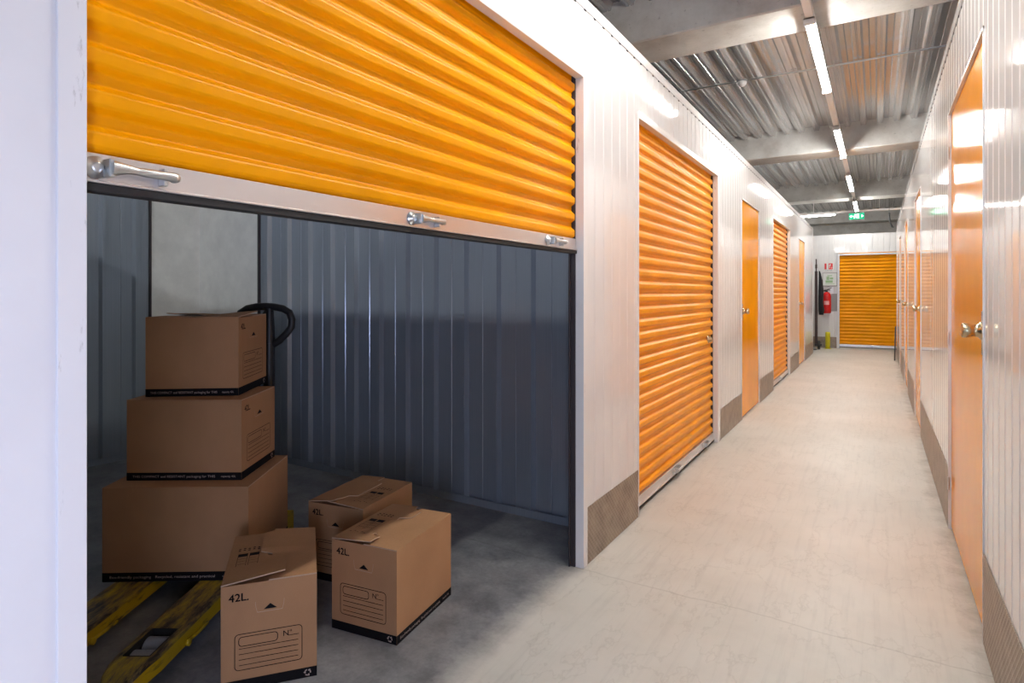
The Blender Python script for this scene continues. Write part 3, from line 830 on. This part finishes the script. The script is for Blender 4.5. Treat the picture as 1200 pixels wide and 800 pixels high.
mb.poly([(1.14,.03),(1.30,.03),(1.30,.15),(1.24,.17),(1.17,.14),(1.14,.085)], lambda u,v,a:(a,u,v), -.25, .25)
mb.build('heel_frame', M['yellowside'], pt)
mb = MB(); mb.tube([(0,1.42,.10),(0,1.42,.42)], .055, 20); mb.tube([(.09,1.40,.14),(.09,1.40,.36)], .028, 14)
mb.bbox(-.11,.12,1.35,1.49,.16,.22,.01); mb.build('pump', M['black'], pt)
for sx_ in (-.09,.04):
    mb = MB(); mb.tube([(sx_,1.42,.0905),(sx_+.05,1.42,.0905)], .09, 24); mb.build('steering_wheel', M['rubber'], pt)
mb = MB()
hx = .058; lx = .034
mb.tube([(hx,1.43,.40),(hx,1.44,.70),(hx,1.445,1.02)], [.034,.032,.031], 14)
mb.tube([(hx,1.445,.98),(hx,1.447,1.11),(hx,1.448,1.213)], [.031,.028,.022], 12)
sh = mb.build('handle_shaft', M['black'], pt)
pts = []
ctrl = [(.022,1.005),(.070,1.035),(.120,1.075),(.146,1.110),(.150,1.150),(.136,1.190),(.100,1.212),(.050,1.222),(0,1.225)]
for a, b in ctrl: pts.append((lx+a+.4*(hx-lx)*(b<1.05), 1.448, b))
for a, b in reversed(ctrl[:-1]): pts.append((lx-a+.4*(hx-lx)*(b<1.05), 1.448, b))
mb = MB(); mb.tube(pts, .0205, 12); mb.build('handle_loop', M['black'], pt)
mb = MB(); mb.tube([(hx-.01,1.43,1.205),(hx-.03,1.40,1.16),(hx-.05,1.39,1.14)], .007, 8); mb.build('release_lever', M['black'], pt)

# ------------------------------------------------------------------ things at the far end
# fire extinguisher on the end wall
ex = empty('fire_extinguisher', (-1.01, YW-.115, .82)); tag(ex, 'red fire extinguisher hung on the end wall left of the shutter', 'fire extinguisher')
mb = MB(); mb.lathe([(0,0),(.075,0),(.088,.012),(.090,.05),(.090,.40),(.080,.45),(.05,.49),(.028,.50),(0,.50)], Matrix.Identity(4), 28); mb.build('cylinder', M['red'], ex)
mb = MB(); mb.lathe([(0,.49),(.024,.49),(.024,.53),(0,.54)], Matrix.Identity(4), 14); mb.bbox(-.06,.075,-.012,.012,.535,.553,.004); mb.tube([(0,0,.55),(.05,0,.575),(.10,0,.60)], .008, 8)
mb.build('valve', M['drk'], ex)
mb = MB(); mb.tube([(-.02,0,.52),(-.09,-.01,.53),(-.125,-.02,.46),(-.118,-.03,.30),(-.105,-.03,.15),(-.10,-.03,.06)], .013, 10); mb.build('hose', M['rubber'], ex)
mb = MB(); vs = []; n = 14
for k in range(n+1):
    a = -PI*.70 + k/n*PI*.4
    vs += [(.0908*math.cos(a), .0908*math.sin(a), .20), (.0908*math.cos(a), .0908*math.sin(a), .29)]
mb.add(vs, [[2*i,2*i+2,2*i+3,2*i+1] for i in range(n)], 0, True); mb.build('instruction_label', mat('faded_red_label', (.80,.35,.33), .4), ex)
mb = MB(); mb.bbox(-.03,.03,.088,.1165,.25,.42,.004); mb.build('wall_bracket', M['drk'], ex)
# grey plate behind it
mb = MB(); mb.bbox(-.93, -.802, YW-.006, YW-.0005, .87, 1.28, .002)
tag(mb.build('wall_plate', M['greypaint']), 'plain grey plate on the end wall between extinguisher and shutter', 'plate')
# red safety sign
sg = empty('extinguisher_sign', (-.98, YW-.006, 1.915)); tag(sg, 'small red and white extinguisher sign above the framed plan', 'sign')
mb = MB(); mb.bbox(-.085,.085,0,.005,-.11,.085,.001); mb.build('sign_board', M['paper'], sg)
mb = MB(); mb.box(-.085,-.045,-.0012,-.0002,-.06,.080); mb.box(.0,.085,-.0012,-.0002,-.06,.08); mb.build('red_field', M['redsign'], sg)
mb = MB(); quad(mb, [(.012,.05),(.045,.065),(.045,.03),(.03,.02),(.03,-.03),(.016,-.03)], -.0016); quad(mb, [(.055,-.045),(.075,-.03),(.06,.0)], -.0016); mb.build('pictogram', M['paper'], sg)
mb = MB(); put_text(mb, 'EXTINCTEUR', .03, lambda a,b: (-.075+a, -.0012, -.098+b), 0, width=.15); mb.build('caption', mat('blue_grey_ink', (.12,.12,.25), .6), sg)
# framed plan
fp = empty('framed_plan', (-.955, YW-.012, 1.615)); tag(fp, 'framed evacuation plan with pale green drawing on the end wall', 'framed plan')
mb = MB(); mb.box(-.145,.145,.002,.010,-.145,.155); mb.build('plan_sheet', M['paper'], fp)
mb = MB()
for a in ((-.152,.152,-.16,-.145),(-.152,.152,.150,.158),(-.152,-.145,-.16,.158),(.145,.152,-.16,.158)): mb.bbox(a[0],a[1],-.004,.011,a[2],a[3],.001)
mb.build('frame', M['plan_line'], fp)
mb = MB()
for a in ((-.09,.06,-.08,-.02),(-.07,-.01,-.01,.07),(.0,.07,.0,.05),(-.05,.05,.08,.10),(-.10,.10,-.11,-.10)): quad(mb, [(a[0],a[2]),(a[1],a[2]),(a[1],a[3]),(a[0],a[3])], .0012)
mb.build('floor_drawing', M['green'], fp)
# yellow bollard
bo = empty('bollard', (-.985, YW-.22, 0)); tag(bo, 'short yellow steel bollard below the fire extinguisher', 'bollard')
mb = MB(); mb.lathe([(0,.008),(.052,.008),(.052,.37),(.045,.385),(0,.39)], Matrix.Identity(4), 24); mb.build('post', M['bollard'], bo)
mb = MB(); mb.lathe([(0,0),(.085,0),(.085,.008),(0,.008)], Matrix.Identity(4), 24); mb.build('foot_plate', M['bollard'], bo)
# dark post with wheel: folded hand truck at the end of the left partition
ht = empty('hand_truck', (-1.20, YE+1.05, 0)); tag(ht, 'tall dark folded hand truck standing past the end of the left partition', 'hand truck')
mb = MB(); mb.bbox(-.028,.028,-.02,.02,.12,1.80,.006); mb.build('upright', M['brown'], ht)
mb = MB(); mb.bbox(-.02,.02,-.02,.02,1.86,1.96,.006); mb.bbox(-.012,.012,-.012,.012,1.79,2.08,.004); mb.build('grip', M['brown'], ht)
mb = MB(); mb.tube([(.03,0,.10),(.08,0,.10)], .10, 22); mb.build('wheel', M['rubber'], ht)
mb = MB(); mb.bbox(-.03,.12,-.03,.03,.08,.13,.006); mb.bbox(-.04,.02,-.20,.02,.0,.012,.003); mb.build('toe_plate', M['black'], ht)
# black jacket hanging from it
mb = MB(); n = 18
def ring(z, rx, ry, cx_, cy_): return [(cx_+rx*math.cos(2*PI*k/n)*(1+.12*math.sin(5*2*PI*k/n)), cy_+ry*math.sin(2*PI*k/n)*(1+.15*math.sin(4*2*PI*k/n+1)), z) for k in range(n)]
lv = [(1.80,.012,.02,-.01),(1.74,.022,.03,.0),(1.60,.036,.04,.015),(1.35,.052,.05,.025),(1.10,.050,.05,.02),(.90,.058,.05,.03),(.80,.045,.045,.03)]
rs = [ring(z, rx, ry, cx_+.045, -.02) for z, rx, ry, cx_ in lv]
mb.add([p for r in rs for p in r], [[i*n+k, i*n+(k+1)%n, (i+1)*n+(k+1)%n, (i+1)*n+k] for i in range(len(rs)-1) for k in range(n)] + [list(range(n))[::-1], [ (len(rs)-1)*n+k for k in range(n)]], 0, True)
j = mb.build('jacket', M['cloth']); j.location = (-1.20+.035, YE+1.05-.075, 0)
tag(j, 'black jacket hanging beside the red fire extinguisher', 'jacket')
# thin dark rod leaning at the far end of the right partition
mb = MB(); mb.tube([(.285,13.6,.006),(.315,14.28,.62)], .012, 8)
tag(mb.build('leaning_rod', M['drk']), 'thin dark rod leaning at the far end of the right partition', 'rod')

# ------------------------------------------------------------------ daylight, side lamp, world, camera
ld = bpy.data.lights.new('doorway_daylight', 'AREA'); ld.shape = 'RECTANGLE'; ld.size = 1.25; ld.size_y = 2.1
ld.energy = 25; ld.color = (.45,.66,1.0)
lo = bpy.data.objects.new('doorway_daylight', ld); COL.objects.link(lo); lo.location = (-.4,-7.05,1.15); 
lo.rotation_euler = Vector((0,1,0)).to_track_quat('-Z','Y').to_euler()
ld2 = bpy.data.lights.new('side_lamp_near_camera', 'AREA'); ld2.shape = 'RECTANGLE'; ld2.size = .42; ld2.size_y = .9  # cool lamp inferred near the camera, set behind an invented wall opening
ld2.energy = 13; ld2.color = (.60,.68,1.0)
lo2 = bpy.data.objects.new('side_lamp_near_camera', ld2); COL.objects.link(lo2); lo2.location = (.46,-.57,.80)
lo2.rotation_euler = Vector((-1,.9,0)).to_track_quat('-Z','Y').to_euler()
W = bpy.data.worlds.new('World'); SC.world = W; W.use_nodes = True
W.node_tree.nodes['Background'].inputs[0].default_value = (.5,.65,1,1); W.node_tree.nodes['Background'].inputs[1].default_value = .3
cd = bpy.data.cameras.new('Camera'); cd.lens = 21.0; cd.sensor_width = 36; cd.shift_y = -57/1200; cd.clip_start = .05
co = bpy.data.objects.new('Camera', cd); COL.objects.link(co); co.location = (0,0,H); co.rotation_euler = (PI/2, 0, YAW)
SC.camera = co
SC.view_settings.view_transform = 'Standard'; SC.view_settings.look = 'None'; SC.view_settings.gamma = 1
SC.view_settings.use_curve_mapping = False
SC.view_settings.exposure = 1.5
